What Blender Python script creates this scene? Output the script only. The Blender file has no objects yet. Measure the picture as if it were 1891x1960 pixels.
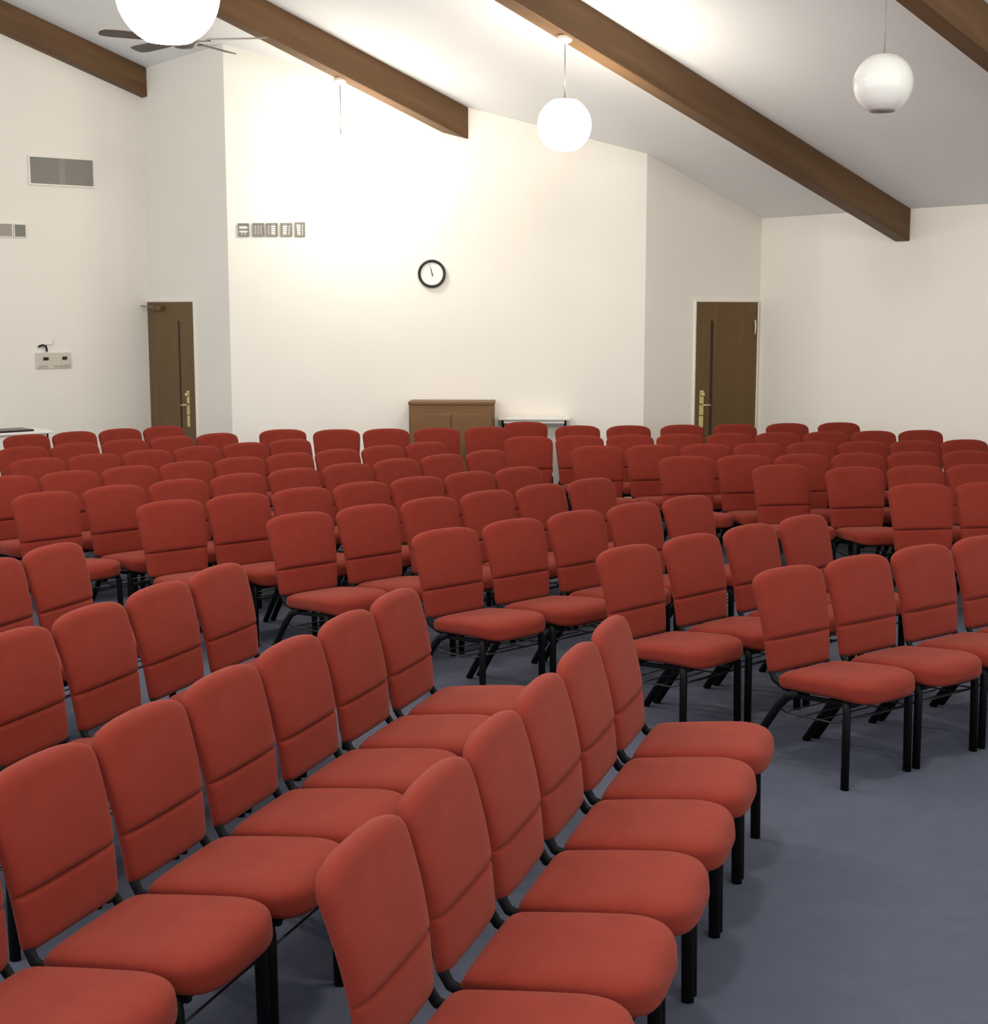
import bpy, bmesh, math, random
from mathutils import Vector, Matrix

random.seed(7)
S = bpy.context.scene
COL = S.collection

# ------------------------------------------------------------------ camera
F_PX, W_PX, H_PX = 2758.0, 1891.0, 1960.0
HORIZON, EYE = 590.0, 2.10
PITCH = math.atan((H_PX / 2 - HORIZON) / F_PX)
cd = bpy.data.cameras.new('camera')
cam = bpy.data.objects.new('camera', cd)
COL.objects.link(cam)
cam.location = (0, 0, EYE)
cam.rotation_euler = (math.pi / 2 - PITCH, 0, 0)
cd.sensor_fit = 'HORIZONTAL'
cd.sensor_width = 36.0
cd.lens = F_PX / W_PX * 36.0
cd.clip_start = 0.05
cd.clip_end = 200
S.camera = cam

# ------------------------------------------------------------------ light levels
S.view_settings.view_transform = 'Standard'
S.view_settings.look = 'None'
S.view_settings.gamma = 1.0
S.view_settings.use_curve_mapping = False
S.view_settings.exposure = 0.47
WORLD_COL, WORLD_STR = (0.91, 0.95, 1.0), 1.05
GLOBE_COL, GLOBE_STR = (1.0, 0.92, 0.79), 39.0
OFF_LAMPS = [  # unseen point lights standing in for the hall's other pendants: x, y, z, watts
    (0.41, 4.37, 4.7, 150), (-3.48, 9.40, 4.8, 175), (2.37, 1.85, 4.7, 115),
    (-3.2, 2.2, 4.8, 115), (4.5, 7.55, 3.72, 85)]  # the last light is added only to brighten the right-hand ceiling

wd = bpy.data.worlds.new('world')
S.world = wd
wd.use_nodes = True
bg = wd.node_tree.nodes['Background']
bg.inputs[0].default_value = (*WORLD_COL, 1)
bg.inputs[1].default_value = WORLD_STR
for (lx, ly, lz, lw) in OFF_LAMPS:
    ld = bpy.data.lights.new('unseen_point_light', 'POINT')
    ld.energy = lw
    ld.color = GLOBE_COL
    ld.shadow_soft_size = 0.2
    lo = bpy.data.objects.new('unseen_point_light', ld)
    lo.location = (lx, ly, lz)
    COL.objects.link(lo)


# ------------------------------------------------------------------ materials
def new_mat(name, col, rough=0.6, spec=0.3, sheen=0.0, metal=0.0, coat=0.0):
    m = bpy.data.materials.new(name)
    m.use_nodes = True
    b = m.node_tree.nodes['Principled BSDF']
    b.inputs['Base Color'].default_value = (*col, 1)
    b.inputs['Roughness'].default_value = rough
    b.inputs['Specular IOR Level'].default_value = spec
    b.inputs['Sheen Weight'].default_value = sheen
    b.inputs['Metallic'].default_value = metal
    b.inputs['Coat Weight'].default_value = coat
    return m


def noise_mat(name, c1, c2, scale, rough=0.7, spec=0.25, bump=0.0, bscale=None, stretch=(1, 1, 1), **k):
    m = new_mat(name, c1, rough, spec, **k)
    nt = m.node_tree
    b = nt.nodes['Principled BSDF']
    tc = nt.nodes.new('ShaderNodeTexCoord')
    mp = nt.nodes.new('ShaderNodeMapping')
    mp.inputs['Scale'].default_value = stretch
    nt.links.new(tc.outputs['Object'], mp.inputs[0])
    n = nt.nodes.new('ShaderNodeTexNoise')
    n.inputs['Scale'].default_value = scale
    n.inputs['Detail'].default_value = 5
    nt.links.new(mp.outputs[0], n.inputs['Vector'])
    r = nt.nodes.new('ShaderNodeValToRGB')
    r.color_ramp.elements[0].position = 0.3
    r.color_ramp.elements[0].color = (*c1, 1)
    r.color_ramp.elements[1].position = 0.7
    r.color_ramp.elements[1].color = (*c2, 1)
    nt.links.new(n.outputs['Fac'], r.inputs[0])
    nt.links.new(r.outputs[0], b.inputs['Base Color'])
    if bump:
        n2 = nt.nodes.new('ShaderNodeTexNoise')
        n2.inputs['Scale'].default_value = bscale or scale * 6
        n2.inputs['Detail'].default_value = 3
        nt.links.new(mp.outputs[0], n2.inputs['Vector'])
        bp = nt.nodes.new('ShaderNodeBump')
        bp.inputs['Strength'].default_value = bump
        bp.inputs['Distance'].default_value = 0.004
        nt.links.new(n2.outputs['Fac'], bp.inputs['Height'])
        nt.links.new(bp.outputs[0], b.inputs['Normal'])
    return m


M_WALL = noise_mat('painted_wall', (0.83, 0.79, 0.715), (0.85, 0.81, 0.735), 1.3, 0.75, 0.2, bump=0.05, bscale=60)
M_CEIL = noise_mat('painted_ceiling', (0.86, 0.88, 0.88), (0.88, 0.90, 0.90), 1.3, 0.8, 0.15, bump=0.05, bscale=60)
M_CARPET = noise_mat('blue_grey_carpet', (0.073, 0.080, 0.112), (0.082, 0.090, 0.124), 9, 0.95, 0.05, bump=0.5, bscale=260)
M_BEAM = noise_mat('stained_beam', (0.108, 0.057, 0.025), (0.158, 0.088, 0.041), 2.2, 0.5, 0.2, bump=0.12, bscale=30, stretch=(0.35, 4, 4))
M_DOOR = noise_mat('brown_door_wood', (0.128, 0.074, 0.027), (0.155, 0.092, 0.036), 3, 0.45, 0.2, stretch=(6, 6, 0.5))
M_GROOVE = new_mat('dark_door_strip', (0.035, 0.014, 0.008), 0.5)
M_BRASS = new_mat('pale_brass', (0.72, 0.62, 0.30), 0.3, 0.5, metal=0.55)
M_FABRIC = noise_mat('red_fabric', (0.178, 0.0225, 0.0135), (0.205, 0.027, 0.0165), 9, 0.85, 0.10, bump=0.25, bscale=420, sheen=0.11)
M_FABRIC.node_tree.nodes['Principled BSDF'].inputs['Sheen Tint'].default_value = (1.0, 0.62, 0.52, 1)
M_FABRIC.node_tree.nodes['Principled BSDF'].inputs['Sheen Roughness'].default_value = 0.45
M_BLACK = new_mat('black_powder_coat', (0.004, 0.004, 0.005), 0.55, 0.12)
M_WIRE = new_mat('dark_wire', (0.03, 0.03, 0.03), 0.3, 0.5, metal=0.6)
M_BLKPLAST = new_mat('black_plastic', (0.012, 0.010, 0.009), 0.3, 0.4)
M_WHITEPL = new_mat('white_plastic', (0.78, 0.76, 0.70), 0.4, 0.4)
M_FACE = new_mat('clock_face', (0.85, 0.83, 0.78), 0.5, 0.3)
M_PLATE = new_mat('beige_plate', (0.62, 0.57, 0.49), 0.5, 0.3)
M_MARK = new_mat('worn_grey_lettering', (0.34, 0.30, 0.25), 0.6, 0.2)
M_GRILLE = new_mat('grey_grille', (0.22, 0.21, 0.18), 0.5, 0.3)
M_GRILLE_D = new_mat('grille_recess', (0.14, 0.13, 0.115), 0.7, 0.2)
M_PANE = new_mat('grey_glass', (0.19, 0.185, 0.155), 0.4, 0.3)
M_PANE_L = new_mat('pale_grey_glass', (0.33, 0.30, 0.26), 0.4, 0.3)
M_MULL = new_mat('grille_mullion', (0.26, 0.245, 0.22), 0.5, 0.3)
M_REG = new_mat('register_grey', (0.24, 0.22, 0.195), 0.6, 0.2)
M_BLADE = noise_mat('fan_blade_grey', (0.20, 0.175, 0.15), (0.24, 0.21, 0.18), 4, 0.5, 0.3)
M_DESK = noise_mat('brown_cabinet_wood', (0.17, 0.090, 0.040), (0.20, 0.108, 0.050), 2.5, 0.5, 0.2, stretch=(1, 1, 5))
M_LAMIN = new_mat('white_laminate', (0.80, 0.77, 0.72), 0.35, 0.4)
M_OPAL = new_mat('opal_glass_unlit', (0.80, 0.80, 0.76), 0.12, 0.5, coat=0.5)
M_CORD = new_mat('pendant_cord', (0.30, 0.29, 0.26), 0.5)
M_CANOPY = new_mat('cream_canopy', (0.86, 0.80, 0.66), 0.4, 0.4)
M_GLOW = new_mat('opal_glass_lit', (0.9, 0.88, 0.82), 0.2, 0.4)
_b = M_GLOW.node_tree.nodes['Principled BSDF']
_b.inputs['Emission Color'].default_value = (*GLOBE_COL, 1)
_b.inputs['Emission Strength'].default_value = GLOBE_STR


# ------------------------------------------------------------------ mesh helpers
def obj(name, bm, mat, parent=None, smooth=False):
    bmesh.ops.recalc_face_normals(bm, faces=bm.faces)
    me = bpy.data.meshes.new(name)
    bm.to_mesh(me)
    bm.free()
    me.materials.append(mat)
    if smooth:
        for p in me.polygons:
            p.use_smooth = True
    o = bpy.data.objects.new(name, me)
    COL.objects.link(o)
    if parent:
        o.parent = parent
    return o


def empty(name, loc=(0, 0, 0), rz=0.0):
    o = bpy.data.objects.new(name, None)
    o.empty_display_size = 0.1
    COL.objects.link(o)
    o.location = loc
    o.rotation_euler = (0, 0, rz)
    return o


def tag(o, label, cat, group=None):
    o['label'] = label
    o['category'] = cat
    if group:
        o['group'] = group
    return o


def struct(o):
    o['kind'] = 'structure'
    return o


def add_box(bm, c, s, bev=0.0, mtx=None):
    t = bmesh.new()
    bmesh.ops.create_cube(t, size=1.0)
    for v in t.verts:
        v.co = Vector((v.co.x * s[0], v.co.y * s[1], v.co.z * s[2]))
    if bev:
        bmesh.ops.bevel(t, geom=list(t.edges), offset=bev, segments=2, affect='EDGES', profile=0.6)
    M = Matrix.Translation(c)
    if mtx is not None:
        M = M @ mtx
    bmesh.ops.transform(t, matrix=M, verts=t.verts)
    join(bm, t)


def join(bm, t):
    mp = {}
    for v in t.verts:
        mp[v] = bm.verts.new(v.co)
    for f in t.faces:
        try:
            bm.faces.new([mp[v] for v in f.verts])
        except ValueError:
            pass
    t.free()


def add_tube(bm, pts, rx, ry=None, seg=10, closed=False):
    """sweep an oval section along a polyline"""
    ry = ry or rx
    pts = [Vector(p) for p in pts]
    n = len(pts)
    rings = []
    up0 = None
    for i, p in enumerate(pts):
        if closed:
            t = (pts[(i + 1) % n] - pts[i - 1]).normalized()
        else:
            a = pts[max(i - 1, 0)]
            b = pts[min(i + 1, n - 1)]
            t = (b - a).normalized()
        if up0 is None:
            ref = Vector((1, 0, 0)) if abs(t.x) < 0.9 else Vector((0, 0, 1))
            u = (ref - t * ref.dot(t)).normalized()
        else:
            u = (up0 - t * up0.dot(t)).normalized()
        up0 = u
        w = t.cross(u)
        rings.append([bm.verts.new(p + u * rx * math.cos(2 * math.pi * k / seg) + w * ry * math.sin(2 * math.pi * k / seg)) for k in range(seg)])
    m = n if closed else n - 1
    for i in range(m):
        A, B = rings[i], rings[(i + 1) % n]
        for k in range(seg):
            bm.faces.new([A[k], A[(k + 1) % seg], B[(k + 1) % seg], B[k]])
    if not closed:
        bm.faces.new(rings[0][::-1])
        bm.faces.new(rings[-1])


def add_lathe(bm, prof, seg=28, c=(0, 0, 0)):
    c = Vector(c)
    rings = []
    for (r, z) in prof:
        if r < 1e-6:
            rings.append([bm.verts.new(c + Vector((0, 0, z)))])
        else:
            rings.append([bm.verts.new(c + Vector((r * math.cos(2 * math.pi * k / seg), r * math.sin(2 * math.pi * k / seg), z))) for k in range(seg)])
    for A, B in zip(rings, rings[1:]):
        for k in range(seg):
            q = (k + 1) % seg
            if len(A) == 1 and len(B) == 1:
                continue
            if len(A) == 1:
                bm.faces.new([A[0], B[k], B[q]])
            elif len(B) == 1:
                bm.faces.new([A[k], A[q], B[0]])
            else:
                bm.faces.new([A[k], A[q], B[q], B[k]])


def add_prism(bm, poly, z0, z1):
    lo = [bm.verts.new((x, y, z0)) for x, y in poly]
    hi = [bm.verts.new((x, y, z1)) for x, y in poly]
    n = len(poly)
    for i in range(n):
        bm.faces.new([lo[i], lo[(i + 1) % n], hi[(i + 1) % n], hi[i]])
    bm.faces.new(lo[::-1])
    bm.faces.new(hi)


# ------------------------------------------------------------------ room frame
# D runs down the roof slope (along the beams), R runs along the ridge, away to the left
D = Vector((0.79006, 0.61303, 0))
R = Vector((-0.61303, 0.79006, 0))
AZ = math.atan2(D.y, D.x)
TAN, Z0 = 0.33196, 7.4189


def P(d, r, z=0.0):
    v = D * d + R * r
    return Vector((v.x, v.y, z))


def ceil_z(d):
    return Z0 - TAN * d


def ray(px, py):
    up = Vector((0, math.sin(PITCH), math.cos(PITCH)))
    fw = Vector((0, math.cos(PITCH), -math.sin(PITCH)))
    return Vector((1, 0, 0)) * (px - W_PX / 2) + up * (H_PX / 2 - py) + fw * F_PX


EYEV = Vector((0, 0, EYE))


def on_floor(px, py, z):
    r = ray(px, py)
    return EYEV + r * ((z - EYE) / r.z)


def on_plane(px, py, pt, nrm):
    r = ray(px, py)
    return EYEV + r * ((pt - EYEV).dot(nrm) / r.dot(nrm))


LW = 16.56        # left wall
RECL = 7.54       # recess wall with the left door
E1 = (7.54, 14.48)
E2 = (11.06, 11.56)
RECR = 11.56      # recess wall with the right door
RW = 12.91        # right wall
FAR = -5.0


def wall(name, a, b, outward, th=0.15):
    """wall slab whose inner face runs a -> b ((d, r) pairs) up to the sloped ceiling"""
    bm = bmesh.new()
    pa, pb = P(*a), P(*b)
    o = P(*outward).normalized() * th
    vs = []
    for p, d in ((pa, a[0]), (pb, b[0])):
        for q in (p, p + o):
            dd = q.dot(D)
            vs.append((bm.verts.new((q.x, q.y, 0)), bm.verts.new((q.x, q.y, ceil_z(dd)))))
    (a0, a1), (c0, c1), (b0, b1), (d0, d1) = vs
    bm.faces.new([a0, b0, b1, a1])
    bm.faces.new([c0, c1, d1, d0])
    bm.faces.new([a0, a1, c1, c0])
    bm.faces.new([b0, d0, d1, b1])
    bm.faces.new([a1, b1, d1, c1])
    bm.faces.new([a0, c0, d0, b0])
    return struct(obj(name, bm, M_WALL))


wall('wall_left', (FAR, LW), (RECL, LW), (0, 1))
wall('wall_left_recess', (RECL, LW), E1, (1, 0))
wall('wall_back', E1, E2, (1, 1))
wall('wall_right_recess', E2, (RW, RECR), (0, 1))
wall('wall_right', (RW, RECR), (RW, FAR), (1, 0))

bm = bmesh.new()
pl = [P(FAR, FAR), P(RW + .15, FAR), P(RW + .15, LW + .15), P(FAR, LW + .15)]
add_prism(bm, [(p.x, p.y) for p in pl], -0.1, 0.0)
struct(obj('floor', bm, M_CARPET))

bm = bmesh.new()
lo = [bm.verts.new((p.x, p.y, ceil_z(p.dot(D)))) for p in pl]
hi = [bm.verts.new((p.x, p.y, ceil_z(p.dot(D)) + 0.12)) for p in pl]
for i in range(4):
    bm.faces.new([lo[i], lo[(i + 1) % 4], hi[(i + 1) % 4], hi[i]])
bm.faces.new(lo)
bm.faces.new(hi)
struct(obj('ceiling', bm, M_CEIL))

# ------------------------------------------------------------------ beams
BEAM_H = 0.335


def beam(label, r0, r1, d_end, end_skew=0.0):
    """solid timber following the roof slope; local x runs down the slope"""
    bm = bmesh.new()
    L = 16.0

    def vv(d, r, off):
        p = P(d, r)
        return bm.verts.new((p.x, p.y, ceil_z(d) - off))
    d0 = FAR
    de0, de1 = d_end + end_skew, d_end
    b = [vv(d0, r0, BEAM_H), vv(d0, r1, BEAM_H), vv(d0, r1, 0), vv(d0, r0, 0)]
    e = [vv(de0, r0, BEAM_H), vv(de1, r1, BEAM_H), vv(de1, r1, 0), vv(de0, r0, 0)]
    for i in range(4):
        bm.faces.new([b[i], b[(i + 1) % 4], e[(i + 1) % 4], e[i]])
    bm.faces.new(b)
    bm.faces.new(e)
    o = obj('roof_beam', bm, M_BEAM)
    # put the object's own x axis along the beam so the grain follows it
    mid = P(4, (r0 + r1) / 2, ceil_z(4) - BEAM_H / 2)
    Mx = Matrix.Translation(mid) @ Matrix.Rotation(AZ, 4, 'Z') @ Matrix.Rotation(math.atan(TAN), 4, 'Y')
    o.data.transform(Mx.inverted())
    o.matrix_world = Mx
    bv = o.modifiers.new('soft_edges', 'BEVEL')
    bv.width = 0.008
    bv.segments = 2
    tag(o, label, 'beam', 'sloping brown roof beams')
    return o


WSL = (E2[0] - E1[0]) / (E1[1] - E2[1])


def diag_d(r):
    return E1[0] + (E1[1] - r) * WSL


beam('brown roof beam along the top of the left wall above the grey grille', 16.42, 16.56, 7.54)
beam('brown roof beam ending on the back wall above the clock', 12.79, 12.97, diag_d(12.97), diag_d(12.79) - diag_d(12.97))
beam('long brown roof beam crossing the ceiling down to the right wall', 9.50, 9.68, RW)
beam('brown roof beam cut off by the upper right corner', 6.36, 6.54, RW)

# ------------------------------------------------------------------ pendants and fan
GR = 0.20


def globe_prof():
    pr = [(0.0, 0.182), (0.085, 0.182)]
    for k in range(1, 20):
        a = math.radians(66 - k * 6.6)
        pr.append((GR * math.cos(a), GR * math.sin(a)))
    pr += [(0.09, -0.180), (0.0, -0.180)]
    return pr


def pendant(label, pos, top, lit, sc=1.0, cat='pendant lamp'):
    t = empty('globe_pendant', pos)
    bm = bmesh.new()
    add_lathe(bm, [(a * sc, b * sc) for a, b in globe_prof()], 40)
    obj('globe', bm, M_GLOW if lit else M_OPAL, t, True)
    bm = bmesh.new()
    add_lathe(bm, [(a * sc, b * sc) for a, b in [(0.0, 0.196), (0.02, 0.196), (0.055, 0.186), (0.085, 0.1825), (0.0, 0.1825)]], 24)
    obj('fitter_cap', bm, M_CORD, t, True)
    if not lit:
        bm = bmesh.new()
        add_lathe(bm, [(0.0, -0.180), (0.086, -0.1802), (0.084, -0.192), (0.0, -0.194)], 24)
        obj('bottom_ring', bm, M_GRILLE, t, True)
    L = top - pos[2]
    bm = bmesh.new()
    add_tube(bm, [(0, 0, 0.19 * sc), (0, 0, L - 0.03)], 0.0055, seg=8)
    obj('cord', bm, M_CORD, t, True)
    bm = bmesh.new()
    add_lathe(bm, [(0.0, L - 0.05), (0.03, L - 0.048), (0.06, L - 0.03), (0.068, L + 0.012), (0.0, L + 0.012)], 24)
    obj('canopy', bm, M_CANOPY, t, True)
    tag(t, label, cat, 'white globe pendants hung from the roof beams')
    return t


def hang(d, r, drop, label, lit, sc=1.0):
    und = ceil_z(d) - BEAM_H
    p = P(d, r, und - drop)
    return pendant(label, p, und, lit, sc)


hang(8.20, 9.59, 0.72, 'glowing white globe pendant hung from the long beam left of the right door', True, 1.14)  # globe enlarged so its shape takes in the bloom around it
hang(8.40, 6.45, 0.66, 'unlit glossy white globe pendant at upper right', False, 1.03)
hang(8.06, 12.95, 0.74, 'glowing white globe pendant lost in glare above the clock and wall registers', True)
hang(3.08, 6.45, ceil_z(3.08) - BEAM_H - 3.555, 'large blazing globe pendant at the top left in front of the ceiling fan', True, 1.2)  # extra globe size stands in for bloom


def ceiling_fan():
    c = on_plane(352, 76, Vector((0, 11.7, 0)), Vector((0, 1, 0)))
    t = empty('ceiling_fan', c)
    L = ceil_z(c.dot(D)) - c.z
    bm = bmesh.new()
    add_tube(bm, [(0, 0, 0.1), (0, 0, L - 0.08)], 0.013, seg=10)
    obj('downrod', bm, M_BLADE, t, True)
    bm = bmesh.new()
    add_lathe(bm, [(0, L + .03), (0.075, L + .03), (0.07, L - 0.06), (0.03, L - 0.10), (0, L - 0.10)], 24)
    obj('canopy', bm, M_BLADE, t, True)
    bm = bmesh.new()
    add_lathe(bm, [(0, 0.13), (0.04, 0.13), (0.09, 0.10), (0.115, 0.04), (0.11, -0.02), (0.07, -0.06), (0, -0.07)], 28)
    obj('motor_housing', bm, M_BLADE, t, True)
    for k in range(5):
        a = math.radians(-6 + 72 * k)
        Rz = Matrix.Rotation(a, 4, 'Z')
        bm = bmesh.new()
        add_box(bm, (0.15, 0, -0.012), (0.13, 0.035, 0.008), 0.002)
        bmesh.ops.transform(bm, matrix=Rz, verts=bm.verts)
        obj('blade_arm', bm, M_BLADE, t)
        bm = bmesh.new()
        out = []
        for (x, y) in ((0.19, -0.05), (0.30, -0.064), (0.56, -0.070), (0.64, -0.060), (0.665, -0.03), (0.665, 0.03), (0.64, 0.060), (0.56, 0.070), (0.30, 0.064), (0.19, 0.05)):
            out.append((x, y))
        add_prism(bm, out, -0.004, 0.004)
        bmesh.ops.transform(bm, matrix=Rz @ Matrix.Rotation(math.radians(13), 4, 'X'), verts=bm.verts)
        obj('fan_blade', bm, M_BLADE, t)
    tag(t, 'grey five-blade ceiling fan partly hidden by the blazing globe', 'ceiling fan')


ceiling_fan()


# ------------------------------------------------------------------ things on the walls
# a wall frame: u along the wall, n towards the room
def wall_frame(u, n, origin):
    z = Vector((0, 0, 1))
    Mx = Matrix.Identity(4)
    for i in range(3):
        Mx[i][0], Mx[i][1], Mx[i][2], Mx[i][3] = u[i], n[i], z[i], origin[i]
    return Mx


DIAG_A, DIAG_B = P(*E1), P(*E2)
DIAG_U = (DIAG_B - DIAG_A).normalized()
DIAG_N = Vector((DIAG_U.y, -DIAG_U.x, 0))
if DIAG_N.y > 0:
    DIAG_N = -DIAG_N
WL = (P(RECL, LW), D.copy(), -R)                 # left wall
WRL = (P(*E1), -R, -D)                           # left recess
WD = (DIAG_A, DIAG_U, DIAG_N)                    # back wall
WRR = (P(*E2), D.copy(), -R)                     # right recess
WR = (P(RW, RECR), -R, -D)                       # right wall


def wall_thing(name, w, px, py):
    pt = on_plane(px, py, w[0], w[2])
    o = bpy.data.objects.new(name, None)
    o.empty_display_size = 0.1
    COL.objects.link(o)
    o.matrix_world = wall_frame(w[1], w[2], pt + w[2] * 0.003)
    return o


def span(w, x0, y0, x1, y1):
    """local (u, z) size and centre pixel of a pixel box on a wall"""
    a = on_plane(x0, (y0 + y1) / 2, w[0], w[2])
    b = on_plane(x1, (y0 + y1) / 2, w[0], w[2])
    c = on_plane((x0 + x1) / 2, y0, w[0], w[2])
    e = on_plane((x0 + x1) / 2, y1, w[0], w[2])
    return (b - a).dot(w[1]), abs(c.z - e.z)


def frame_boxes(bm, w, h, bar, dep, y0=0.0):
    add_box(bm, (0, y0 + dep / 2, h / 2 - bar / 2), (w, dep, bar), 0.002)
    add_box(bm, (0, y0 + dep / 2, -h / 2 + bar / 2), (w, dep, bar), 0.002)
    add_box(bm, (-w / 2 + bar / 2, y0 + dep / 2, 0), (bar, dep, h - 2 * bar), 0.002)
    add_box(bm, (w / 2 - bar / 2, y0 + dep / 2, 0), (bar, dep, h - 2 * bar), 0.002)


# large grey return-air panel on the left wall
w_, h_ = span(WL, 57, 303, 178, 354)
t = wall_thing('wall_grille', WL, 117.5, 329)
bm = bmesh.new()
frame_boxes(bm, w_ + 0.03, h_ + 0.03, 0.018, 0.022)
obj('frame', bm, M_WALL, t)
bm = bmesh.new()
add_box(bm, (-w_ * 0.27, 0.008, 0), (w_ * 0.45, 0.012, h_ - 0.004))
obj('panel', bm, M_GRILLE, t)
bm = bmesh.new()
add_box(bm, (w_ * 0.27, 0.008, 0), (w_ * 0.45, 0.012, h_ - 0.004))
obj('panel', bm, M_GRILLE, t)
bm = bmesh.new()
add_box(bm, (0.0, 0.009, 0), (w_ * 0.10, 0.014, h_ - 0.004))
obj('mullion', bm, M_MULL, t)
tag(t, 'large grey grille high on the left wall', 'wall grille')

# two small square panes at the left edge
for (x0, x1, y0, y1, mt, lab) in ((-2, 22, 428, 453, M_PANE_L, 'pale grey square panel at the left edge of the left wall'),
                                  (27.5, 48, 429.5, 454, M_PANE, 'darker grey square panel on the left wall, right one of two')):
    w_, h_ = span(WL, x0, y0, x1, y1)
    t = wall_thing('wall_panel', WL, (x0 + x1) / 2, (y0 + y1) / 2)
    bm = bmesh.new()
    frame_boxes(bm, w_ + 0.02, h_ + 0.012, 0.010, 0.016)
    obj('frame', bm, M_WALL, t)
    bm = bmesh.new()
    add_box(bm, (0, 0.006, 0), (w_, 0.009, h_))
    obj('pane', bm, mt, t)
    tag(t, lab, 'wall panel')

# control plate with two knobs and the small bracket above it
w_, h_ = span(WL, 68, 675, 136, 705)
t = wall_thing('control_plate', WL, 102, 690)
bm = bmesh.new()
add_box(bm, (0, 0.008, 0), (w_, 0.016, h_), 0.003)
obj('plate', bm, M_PLATE, t)
for (px, py, wd_) in ((86.5, 686, 0.055), (122.5, 685.5, 0.05)):
    u = (px - 102) / 68 * w_
    z = -(py - 690) / 30 * h_
    bm = bmesh.new()
    add_box(bm, (u, 0.026, z), (wd_ * 1.15, 0.024, 0.036), 0.011)
    obj('knob', bm, M_BLKPLAST, t, True)
for (xa, xb) in ((73, 90.5), (101, 133.5)):
    bm = bmesh.new()
    n = int((xb - xa) / 2.2)
    for k in range(n):
        u = ((xa + (k + .5) * (xb - xa) / n) - 102) / 68 * w_
        hh = 0.016 + 0.022 * random.random()
        add_box(bm, (u, 0.0165, -0.075 + hh / 2 - 0.005), ((xb - xa) / n / 68 * w_ * 0.62, 0.0015, hh))
    obj('lettering', bm, M_MARK, t)
tag(t, 'beige control plate with two dark knobs on the left wall', 'control plate')

t = wall_thing('wall_hook', WL, 80, 663)
bm = bmesh.new()
add_tube(bm, [(-0.045, 0.015, -0.005), (-0.03, 0.035, 0.010), (0.0, 0.04, 0.018), (0.03, 0.04, 0.005), (0.042, 0.035, -0.03), (0.045, 0.03, -0.06)], 0.013, 0.011)
obj('hook', bm, M_BLKPLAST, t, True)
bm = bmesh.new()
add_box(bm, (0.0, 0.012, 0.0), (0.05, 0.024, 0.03), 0.005)
add_box(bm, (0.09, 0.004, 0.02), (0.09, 0.008, 0.006))
add_box(bm, (0.135, 0.004, 0.05), (0.006, 0.008, 0.06))
obj('bracket', bm, M_PLATE, t)
tag(t, 'small dark curved hook on the left wall above the control plate', 'hook')

# supply registers in a row on the back wall
REG = [(456, 477.5, 427.5, 452.5, 'leftmost grey wall register, patterned in blocks'),
       (484, 506, 427, 452, 'second grey wall register from the left on the back wall'),
       (509.5, 532.5, 427, 452, 'middle one of five grey registers, split by a white bar'),
       (537.5, 560, 427, 452, 'fourth grey wall register from the left with a slanting slat'),
       (565, 584.5, 425.5, 452.5, 'rightmost grey wall register, nearest to the clock')]
for i, (x0, x1, y0, y1, lab) in enumerate(REG):
    w_, h_ = span(WD, x0, y0, x1, y1)
    t = wall_thing('wall_register', WD, (x0 + x1) / 2, (y0 + y1) / 2)
    bm = bmesh.new()
    add_box(bm, (0, 0.004, 0), (w_, 0.008, h_))
    obj('back_plate', bm, M_FACE, t)
    bm = bmesh.new()
    frame_boxes(bm, w_, h_, 0.013, 0.02)
    obj('frame', bm, M_GRILLE, t)
    bm = bmesh.new()
    if i == 0:
        add_box(bm, (0, 0.011, 0.004), (w_ - .03, 0.012, 0.020))
        for q in range(3):
            add_box(bm, ((q - 1) * w_ * 0.27, 0.011, -h_ * 0.30), (0.02, 0.012, 0.03))
            add_box(bm, ((q - 1) * w_ * 0.27, 0.011, h_ * 0.36), (0.024, 0.012, 0.02))
    else:
        for q in range(4):
            u = -w_ / 2 + w_ * (q + 0.5) / 4
            if (i == 2 and q == 2) or (i == 3 and q == 1) or (i == 4 and q == 1):
                continue
            rot = Matrix.Rotation(math.radians(5 if (i == 3 and q >= 2) else (-7 if i == 4 and q == 0 else 0)), 4, 'Y')
            add_box(bm, (u, 0.012, 0), (w_ / 4 * 0.52, 0.010, h_ - 0.03), 0, rot)
        for q in range(5):
            add_box(bm, (0, 0.009, -h_ / 2 + h_ * (q + 1) / 6), (w_ - 0.02, 0.006, 0.005))
    obj('louvers', bm, M_REG, t)
    tag(t, lab, 'wall register', 'row of small registers on the back wall')

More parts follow.
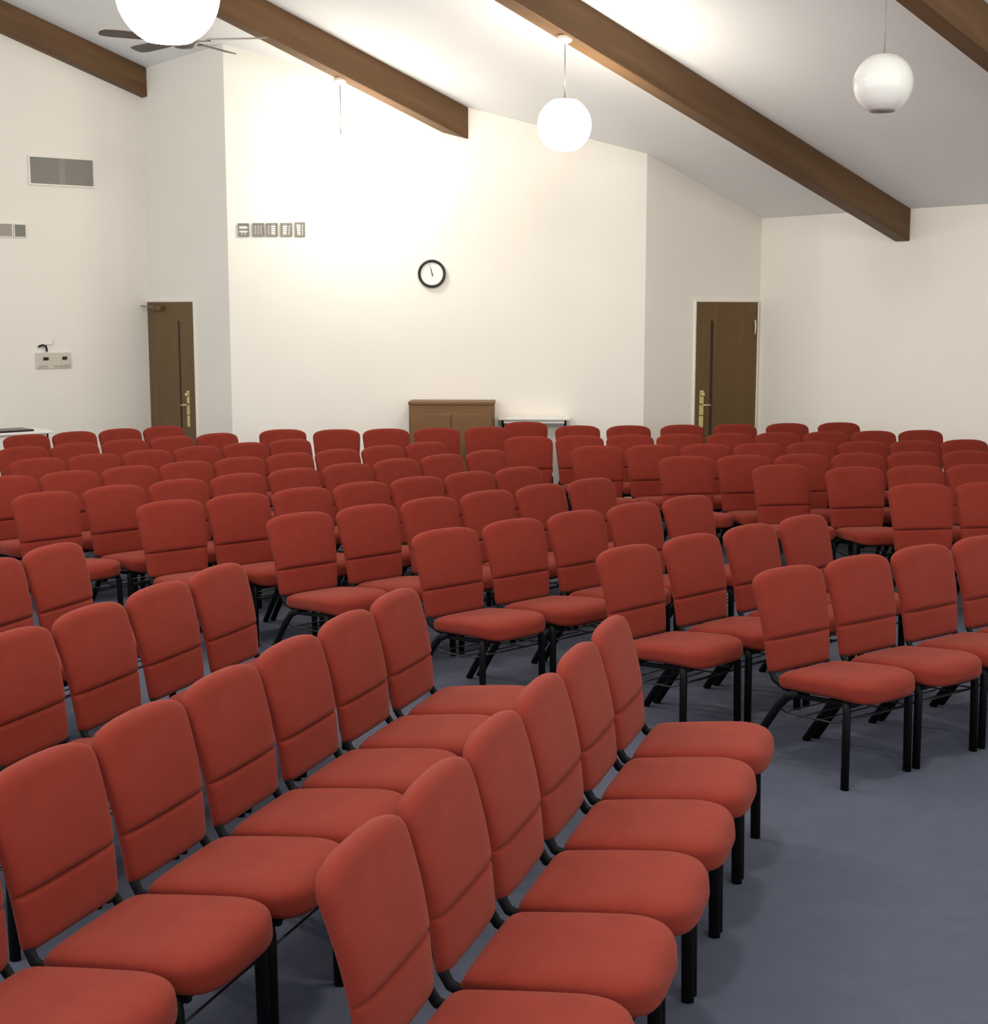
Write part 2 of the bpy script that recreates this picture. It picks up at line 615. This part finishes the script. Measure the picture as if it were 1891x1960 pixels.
# clock
w_, h_ = span(WD, 800, 497, 853.5, 551)
t = wall_thing('wall_clock', WD, 826.8, 524)
rr = (w_ + h_) / 4
Rx = Matrix.Rotation(-math.pi / 2, 4, 'X')
bm = bmesh.new()
prof = []
for k in range(13):
    a = 2 * math.pi * k / 12
    prof.append((rr - 0.015 + 0.0155 * math.cos(a), 0.022 + 0.022 * math.sin(a)))
add_lathe(bm, prof, 56)
bmesh.ops.transform(bm, matrix=Rx, verts=bm.verts)
obj('rim', bm, M_BLKPLAST, t, True)
bm = bmesh.new()
add_lathe(bm, [(0, 0.018), (rr - 0.015, 0.018), (rr - 0.015, 0.002), (0, 0.002)], 56)
bmesh.ops.transform(bm, matrix=Rx, verts=bm.verts)
obj('dial', bm, M_FACE, t)
for (ang, ln, wd_) in ((-14, 0.082, 0.013),):
    bm = bmesh.new()
    add_prism(bm, [(-wd_ / 2, -0.028), (wd_ / 2, -0.024), (0.003, ln - .02), (-0.003, ln - .02)], 0.0, 0.003)
    bmesh.ops.transform(bm, matrix=Matrix.Translation((0.003, 0.026, 0)) @ Matrix.Rotation(math.radians(ang), 4, 'Y') @ Matrix.Rotation(math.pi / 2, 4, 'X'), verts=bm.verts)
    obj('hour_hand', bm, M_BLKPLAST, t)
    bm = bmesh.new()
    add_prism(bm, [(-0.004, -0.02), (0.004, -0.02), (0.0015, 0.105), (-0.0015, 0.105)], 0.0, 0.002)
    bmesh.ops.transform(bm, matrix=Matrix.Translation((0.003, 0.023, 0)) @ Matrix.Rotation(math.radians(-16), 4, 'Y') @ Matrix.Rotation(math.pi / 2, 4, 'X'), verts=bm.verts)
    obj('minute_hand', bm, M_GRILLE, t)
tag(t, 'round white wall clock with a black rim', 'clock')


# doors
def door(name, w, x0, x1, ytop, groove_px, plate_px, closer_px, label):
    a = on_plane(x0, ytop, w[0], w[2])
    b = on_plane(x1, ytop, w[0], w[2])
    W = (b - a).dot(w[1])
    zt = (a.z + b.z) / 2
    c = (a + b) / 2
    t = empty(name)
    t.matrix_world = wall_frame(w[1], w[2], Vector((c.x, c.y, 0)))
    struct(t)

    def U(px, py=700):
        p = on_plane(px, py, w[0], w[2])
        return (p - Vector((c.x, c.y, 0))).dot(w[1]), p.z
    bm = bmesh.new()
    add_box(bm, (0, 0.012, zt / 2), (W, 0.024, zt), 0.003)
    obj('door_leaf', bm, M_DOOR, t)
    bm = bmesh.new()
    for s in (-1, 1):
        add_box(bm, (s * (W / 2 + 0.010), 0.012, zt / 2), (0.02, 0.03, zt), 0.002)
    add_box(bm, (0, 0.012, zt + 0.010), (W + 0.04, 0.03, 0.02), 0.002)
    obj('door_frame', bm, M_WALL, t)
    u, _ = U(groove_px)
    _, zg = U(groove_px, 614)
    bm = bmesh.new()
    add_box(bm, (u, 0.026, zg / 2 + 0.05), (0.035, 0.010, zg - 0.1), 0.003)
    obj('vision_strip', bm, M_GROOVE, t)
    u, zc = U(plate_px, 775)
    h = t
    bm = bmesh.new()
    add_box(bm, (u, 0.028, zc + 0.09), (0.062, 0.010, 0.15), 0.004)
    add_box(bm, (u - .002, 0.028, zc - 0.055), (0.066, 0.010, 0.12), 0.004)
    add_box(bm, (u - .004, 0.028, zc - 0.19), (0.066, 0.010, 0.13), 0.004)
    pl = obj('lock_plate', bm, M_BRASS, t)
    bm = bmesh.new()
    s = 1 if u < 0 else -1
    add_tube(bm, [(u, 0.03, zc), (u, 0.07, zc), (u + s * 0.03, 0.075, zc), (u + s * 0.10, 0.072, zc - 0.004)], 0.011)
    obj('lever_handle', bm, M_BRASS, pl, True)
    bm = bmesh.new()
    add_lathe(bm, [(0, 0.03), (0.022, 0.03), (0.026, 0.0), (0, 0.0)], 20)
    bmesh.ops.transform(bm, matrix=Matrix.Translation((u, 0.033, zc + 0.12)) @ Rx, verts=bm.verts)
    obj('deadbolt', bm, M_BRASS, pl, True)
    if closer_px:
        u0, z0_ = U(closer_px[0], closer_px[2])
        u1, _ = U(closer_px[1], closer_px[2])
        bm = bmesh.new()
        add_box(bm, ((u0 + u1) / 2, 0.05, z0_), (abs(u1 - u0), 0.055, 0.055), 0.012)
        cl = obj('door_closer', bm, M_DOOR, t)
        bm = bmesh.new()
        add_tube(bm, [((u0 + u1) / 2, 0.085, z0_ + .01), (u0 - 0.02, 0.16, z0_ + 0.03), (-W / 2 - 0.07, 0.05, z0_ + 0.035), (-W / 2 - 0.05, 0.01, z0_ + 0.035)], 0.008)
        obj('closer_arm', bm, M_BLADE, cl, True)
    t['label'] = label
    return t


door('door_1', WRL, 284.5, 372.5, 578, 348, 365, (296, 318, 590), 'brown door in the left recess with a brass lock plate')
d2 = door('door_2', WRR, 1330.5, 1448, 578, 1358.5, 1339, None, 'brown door in the right recess beside the corner')
# pale hinge-side handle high on the right door
p = on_plane(1441.5, 625, WRR[0], WRR[2])
loc = d2.matrix_world.inverted() @ p
bm = bmesh.new()
add_tube(bm, [(loc.x, 0.03, loc.z + 0.075), (loc.x - 0.008, 0.045, loc.z + 0.03), (loc.x - 0.008, 0.045, loc.z - 0.03), (loc.x, 0.03, loc.z - 0.09)], 0.012, 0.009)
obj('hinge_cover', bm, M_PLATE, d2, True)

# ------------------------------------------------------------------ furniture by the walls
# brown cabinet against the back wall, below the clock
c = on_plane(865, 768, Vector((0, 15.62, 0)), Vector((0, 1, 0)))
t = empty('cabinet', (c.x, 15.74, 0), math.atan2(DIAG_U.y, DIAG_U.x))
hz = c.z
bm = bmesh.new()
add_box(bm, (0, 0, hz / 2 - 0.02), (0.92, 0.36, hz - 0.04), 0.01)
obj('body', bm, M_DESK, t)
bm = bmesh.new()
add_box(bm, (0, 0, hz - 0.02), (0.935, 0.375, 0.04), 0.012)
obj('top', bm, M_DESK, t)
for s in (-1, 1):
    bm = bmesh.new()
    add_box(bm, (s * 0.225, -0.188, hz / 2 - 0.03), (0.43, 0.016, hz - 0.2), 0.006)
    dr = obj('door', bm, M_DESK, t)
    bm = bmesh.new()
    add_lathe(bm, [(0, 0.03), (0.012, 0.03), (0.016, 0.018), (0.008, 0.0), (0, 0.0)], 14)
    bmesh.ops.transform(bm, matrix=Matrix.Translation((s * 0.05, -0.196, hz * 0.55)) @ Matrix.Rotation(math.pi / 2, 4, 'X'), verts=bm.verts)
    obj('knob', bm, M_BRASS, dr, True)
tag(t, 'brown wooden cabinet against the back wall below the clock', 'cabinet')


def small_table(label, cen, rz, w, dp, z):
    t = empty('side_table', (cen[0], cen[1], 0), rz)
    bm = bmesh.new()
    add_box(bm, (0, 0, z - 0.014), (w, dp, 0.028), 0.008)
    obj('table_top', bm, M_LAMIN, t)
    for sx in (-1, 1):
        for sy in (-1, 1):
            bm = bmesh.new()
            add_tube(bm, [(sx * (w / 2 - 0.05), sy * (dp / 2 - 0.04), z - 0.028), (sx * (w / 2 - 0.03), sy * (dp / 2 - 0.03), 0)], 0.013)
            obj('leg', bm, M_BLACK, t, True)
    bm = bmesh.new()
    for sy in (-1, 1):
        add_box(bm, (0, sy * (dp / 2 - 0.04), z - 0.045), (w - 0.1, 0.018, 0.034))
    for sx in (-1, 1):
        add_box(bm, (sx * (w / 2 - 0.05), 0, z - 0.045), (0.018, dp - 0.08, 0.034))
    obj('apron', bm, M_LAMIN, t)
    tag(t, label, 'table')
    return t


small_table('narrow white-topped table against the back wall right of the brown cabinet', (0.44, 15.82), math.atan2(DIAG_U.y, DIAG_U.x), 0.78, 0.20, 0.915)
pt = P(4.85, 14.82)
small_table('white-topped table behind the chairs at the left edge', (pt.x, pt.y), AZ, 1.35, 0.5, 0.845)
t = empty('laptop', (*P(5.0, 14.72).to_2d(), 0.845), AZ + 0.15)
bm = bmesh.new()
add_box(bm, (0, 0, 0.011), (0.62, 0.30, 0.022), 0.006)
t2 = obj('binder', bm, M_BLKPLAST, None)
t2.location = (*P(5.02, 14.74).to_2d(), 0.845)
t2.rotation_euler = (0, 0, AZ + 0.1)
bpy.data.objects.remove(t)
tag(t2, 'flat black folder lying on the white table at the left edge', 'folder')


# ------------------------------------------------------------------ chairs
def sgp(v, e):
    return math.copysign(abs(v) ** e, v)


def loft(stations, nseg=28, ex=3.0):
    """stations: (centre, half-width vector, half-thickness front, half-thickness back vector)"""
    bm = bmesh.new()
    rings = []
    for (c, ux, w, un, tf, tb) in stations:
        ring = []
        for k in range(nseg):
            a = 2 * math.pi * (k + 0.5) / nseg
            x = sgp(math.cos(a), 2 / ex) * w
            s = math.sin(a)
            y = sgp(s, 2 / ex) * (tf if s > 0 else tb)
            ring.append(bm.verts.new(c + ux * x + un * y))
        rings.append(ring)
    for A, B in zip(rings, rings[1:]):
        for k in range(nseg):
            bm.faces.new([A[k], A[(k + 1) % nseg], B[(k + 1) % nseg], B[k]])
    for ring, st in ((rings[0], stations[0]), (rings[-1], stations[-1])):
        cv = bm.verts.new(st[0] + st[3] * (st[4] - st[5]) * 0.5)
        for k in range(nseg):
            bm.faces.new([ring[k], ring[(k + 1) % nseg], cv])
    return bm


XU = Vector((1, 0, 0))


def seat_bm():
    st = []
    n = 30
    y0, y1 = -0.215, 0.284
    for i in range(n + 1):
        tt = 0.5 - 0.5 * math.cos(math.pi * i / n)
        y = y0 + (y1 - y0) * tt
        w = 0.220 + 0.020 * tt
        fs = max(0.0, (tt - 0.66) / 0.34)
        rs = max(0.0, (0.10 - tt) / 0.10)
        w *= (1 - min(fs, 0.9995) ** 2.9) ** (1 / 2.9) if fs > 0 else 1
        w *= (1 - 0.10 * rs ** 2)
        th = 0.042 + 0.008 * tt
        te = max(0.0, (tt - 0.86) / 0.14)
        k = (1 - min(te, 0.999) ** 2.6) ** (1 / 2.6) if te > 0 else 1
        kr = (1 - min(rs, 0.97) ** 2.6) ** (1 / 2.6) if rs > 0 else 1
        zc = 0.405 + 0.040 * tt - 0.026 * max(0, (tt - 0.65) / 0.35) ** 2
        crown = 0.006 * math.sin(math.pi * min(1, tt * 1.02))
        st.append((Vector((0, y, zc)), XU, max(w, 0.02), Vector((0, -0.08, 1)).normalized(), (th + crown) * k * kr + 0.002, th * 0.95 * k * kr + 0.002))
    return loft(st, 40, 4.4)


BK_B = Vector((0, -0.238, 0.432))     # bottom front-centre line of the backrest
BK_T = Vector((0, -0.345, 0.900))


def back_c(v):
    c = BK_B.lerp(BK_T, v)
    ax = (BK_T - BK_B).normalized()
    nn = Vector((0, ax.z, -ax.y))
    return c + nn * (0.020 * math.sin(math.pi * v) - 0.030), nn


def back_bm():
    st = []
    vs = [0.0, .006, .015, .03, .06, .11, .16, .22, .28, .305, .315, .321, .325, .329, .335, .350, .38, .42, .47, .54, .61, .68, .74, .79, .83]
    m = 14
    for k in range(1, m + 1):
        s = math.sin(math.pi / 2 * k / m)
        vs.append(.83 + .17 * s)
    for v in vs:
        c, nn = back_c(v)
        w = 0.206 + 0.031 * min(1, v / 0.8) ** 0.9
        bs = max(0.0, (0.05 - v) / 0.05)
        w *= 1 - 0.07 * bs ** 2
        ts = max(0.0, (v - 0.83) / 0.17)
        w *= (1 - min(ts, 0.9999) ** 2.7) ** (1 / 2.7) if ts > 0 else 1
        te = max(0.0, (v - 0.90) / 0.10)
        k = (1 - min(te, 0.985) ** 2.3) ** (1 / 2.3) if te > 0 else 1
        kb = (1 - min(bs, 0.97) ** 2.3) ** (1 / 2.3) if bs > 0 else 1
        tf = 0.034 if v > .325 else 0.029
        tf -= 0.017 * math.exp(-((v - .325) / .011) ** 2)
        st.append((c, XU, max(w, 0.012), nn, tf * k * kb + 0.001, 0.026 * k * kb + 0.001))
    return loft(st, 36, 3.2)


def leg_front(s):
    bm = bmesh.new()
    add_tube(bm, [(s * 0.200, 0.175, 0.395), (s * 0.215, 0.195, 0.35), (s * 0.219, 0.200, 0.0)], 0.0165, 0.020, 14)
    return bm


def leg_rear(s):
    bm = bmesh.new()
    add_tube(bm, [(s * 0.200, -0.09, 0.375), (s * 0.212, -0.15, 0.345), (s * 0.216, -0.20, 0.29), (s * 0.219, -0.40, 0.0)], 0.0165, 0.020, 14)
    return bm


def upright(s):
    bm = bmesh.new()
    if True:
        pts = [Vector((s * 0.196, -0.10, 0.378)), Vector((s * 0.196, -0.185, 0.382)), Vector((s * 0.194, -0.245, 0.405)), Vector((s * 0.190, -0.268, 0.44))]
        for v in (0.12, 0.3, 0.5, 0.68):
            c, nn = back_c(v)
            pts.append(c - nn * 0.012 + XU * s * 0.180)
        add_tube(bm, pts, 0.014, 0.016, 10)
    return bm


def seat_frame():
    bm = bmesh.new()
    for s in (-1, 1):
        add_box(bm, (s * 0.192, 0.03, 0.366), (0.022, 0.38, 0.02), 0.004, Matrix.Rotation(0.08, 4, 'X'))
    add_box(bm, (0, 0.19, 0.375), (0.40, 0.022, 0.02), 0.004)
    add_box(bm, (0, -0.135, 0.356), (0.40, 0.022, 0.02), 0.004)
    return bm


def rack():
    bm = bmesh.new()
    for y, z in ((0.10, 0.275), (0.0, 0.262), (-0.10, 0.255), (-0.18, 0.262)):
        add_tube(bm, [(-0.19, y, z), (0.19, y, z)], 0.0035, seg=6)
    for s in (-1, 1):
        add_tube(bm, [(s * 0.205, 0.195, 0.31), (s * 0.19, 0.10, 0.275), (s * 0.185, -0.18, 0.262), (s * 0.208, -0.205, 0.285)], 0.004, seg=6)
    add_tube(bm, [(-0.210, 0.198, 0.31), (0.210, 0.198, 0.31)], 0.004, seg=6)
    return bm


proto_parts = None


def make_chair():
    t = empty('church_chair')
    obj('seat', seat_bm(), M_FABRIC, t, True)
    obj('backrest', back_bm(), M_FABRIC, t, True)
    for s in (-1, 1):
        obj('leg', leg_front(s), M_BLACK, t, True)
        obj('leg', leg_rear(s), M_BLACK, t, True)
        obj('back_upright', upright(s), M_BLACK, t, True)
    obj('seat_frame', seat_frame(), M_BLACK, t)
    obj('book_rack', rack(), M_WIRE, t, True)
    return t


CHAIR = make_chair()
CHAIR_USED = False
ORD = ['first', 'second', 'third', 'fourth', 'fifth', 'sixth', 'seventh', 'eighth', 'ninth', 'tenth', 'eleventh', 'twelfth']


def place_chair(x, y, az, label):
    """x, y: top of the backrest; az: facing, degrees clockwise from the view axis"""
    global CHAIR_USED
    a = math.radians(az)
    fx, fy = math.sin(a), math.cos(a)
    if not CHAIR_USED:
        c = CHAIR
        CHAIR_USED = True
    else:
        c = CHAIR.copy()
        COL.objects.link(c)
        for ch in CHAIR.children:
            k = ch.copy()
            COL.objects.link(k)
            k.parent = c
    c.location = (x + fx * 0.335, y + fy * 0.335, 0)
    c.rotation_euler = (0, 0, -a)
    tag(c, label, 'chair', 'red chairs set out in rows')


def row(block, name, start, step, n, az, jit=0.0, skip=(), side='left', extra=None):
    word = 'left'
    for i in range(n):
        if i in skip:
            continue
        x = start[0] + step[0] * i + random.uniform(-jit, jit)
        y = start[1] + step[1] * i + random.uniform(-jit, jit)
        k = i if side == 'left' else n - 1 - i
        lab = 'red fabric chair, %s from the %s in the %s %s row' % (ORD[k], side, name, block)
        place_chair(x, y, az + random.uniform(-1.2, 1.2) * (1 if jit else 0), lab)


def fit(px):
    """least-squares straight, evenly spaced row through back-top pixels"""
    q = [on_floor(a, b, 0.9) for a, b in px]
    n = len(q)
    im = (n - 1) / 2
    mx = sum(p.x for p in q) / n
    my = sum(p.y for p in q) / n
    den = sum((i - im) ** 2 for i in range(n))
    sx = sum((i - im) * (p.x - mx) for i, p in enumerate(q)) / den
    sy = sum((i - im) * (p.y - my) for i, p in enumerate(q)) / den
    ln = math.hypot(sx, sy)
    if ln < 0.484:
        sx, sy = sx * 0.484 / ln, sy * 0.484 / ln
    return (mx - sx * im, my - sy * im), (sx, sy)


# left block: rows run away from the camera, right ends on the aisle; listed from the far (aisle) end
LEFT = [('front', [(1178, 1188), (1116, 1238), (1040, 1303), (950, 1378), (848, 1470), (718, 1590)], 6, 0),
        ('second', [(748, 1138), (667, 1180), (556, 1220), (440, 1282), (285, 1350), (109, 1435)], 7, 0),
        ('third', [(430, 1082), (295, 1118), (175, 1160), (30, 1207)], 5, 0),
        ('fourth', [(100, 1043), (5, 1070)], 3, 0)]
for name, px, n, _ in LEFT:
    st, sp = fit(px)
    az = math.degrees(math.atan2(-sp[0], -sp[1])) + 90
    if name == 'fourth':
        sp = (-0.17, -0.46)
        az = math.degrees(math.atan2(-sp[0], -sp[1])) + 90
    for i in range(n):
        lab = 'red fabric chair, %s from the aisle end in the %s left block row' % (ORD[i], name)
        place_chair(st[0] + sp[0] * i, st[1] + sp[1] * i, az, lab)

# middle block: rows parallel to the beams
MID = [('front', [(1520, 1082), (1640, 1065), (1765, 1043), (1885, 1025)], 4),
       ('second', [(1205, 1042), (1330, 1025), (1440, 1003), (1540, 985)], 4),
       ('third', [(860, 1010), (980, 993), (1105, 977), (1215, 963), (1320, 947)], 5),
       ('fourth', [(585, 980), (705, 965), (815, 953), (925, 938), (1040, 925), (1140, 915)], 6),
       ('fifth', [(335, 957), (455, 942), (575, 935), (690, 922), (795, 910), (900, 902), (1000, 893)], 7),
       ('sixth', [(100, 938), (222, 928), (335, 918), (450, 908), (560, 895), (660, 887), (770, 875)], 9),
       ('seventh', [(15, 910), (130, 900), (245, 890), (365, 883), (460, 875), (550, 866), (650, 858)], 9)]
for name, px, n in MID:
    st, sp = fit(px)
    az = math.degrees(math.atan2(sp[0], sp[1])) + 90
    row('middle', name, st, sp, n, az)
u = (0.362, 0.345)
row('middle', 'eighth', (-3.70, 11.63), u, 6, 136.4)
row('middle', 'ninth', (-4.14, 12.62), u, 5, 136.4)
q = on_floor(145, 825, 0.9)
row('middle', 'tenth', (q.x - 0.37, q.y - 0.35), u, 4, 136.4)

# chairs bending along the back wall
for (x, y, az, lab) in ((-2.12, 14.44, 164, 'red fabric chair by the back wall below the wall registers'),
                        (-1.58, 14.44, 168, 'red fabric chair by the back wall right of the wall registers'),
                        (-1.09, 14.53, 168, 'red fabric chair standing just left of the brown cabinet'),
                        (-0.58, 14.64, 168, 'red fabric chair in front of the left half of the brown cabinet'),
                        (-0.07, 14.75, 168, 'red fabric chair in front of the right end of the brown cabinet'),
                        (0.34, 15.42, 175, 'red fabric chair in front of the narrow white-topped table'),
                        (0.87, 14.92, 172, 'red fabric chair at the right end of the narrow white-topped table')):
    place_chair(x, y, az, lab)

# right block: rows almost across the view
ur = (0.492, 0.087)
row('right', 'front', (2.96, 9.91), ur, 3, 170)
place_chair(2.24, 11.14, 170, 'red fabric chair pushed back, first from the left in the second right row')
row('right', 'second', (2.28, 10.90), ur, 5, 170, skip=(0,))
row('right', 'third', (1.59, 11.80), ur, 6, 170)
row('right', 'fourth', (0.92, 12.70), ur, 8, 170)
row('right', 'fifth', (0.33, 13.66), ur, 9, 170)
row('right', 'back', (1.40, 14.93), (0.57, 0.10), 5, 170)
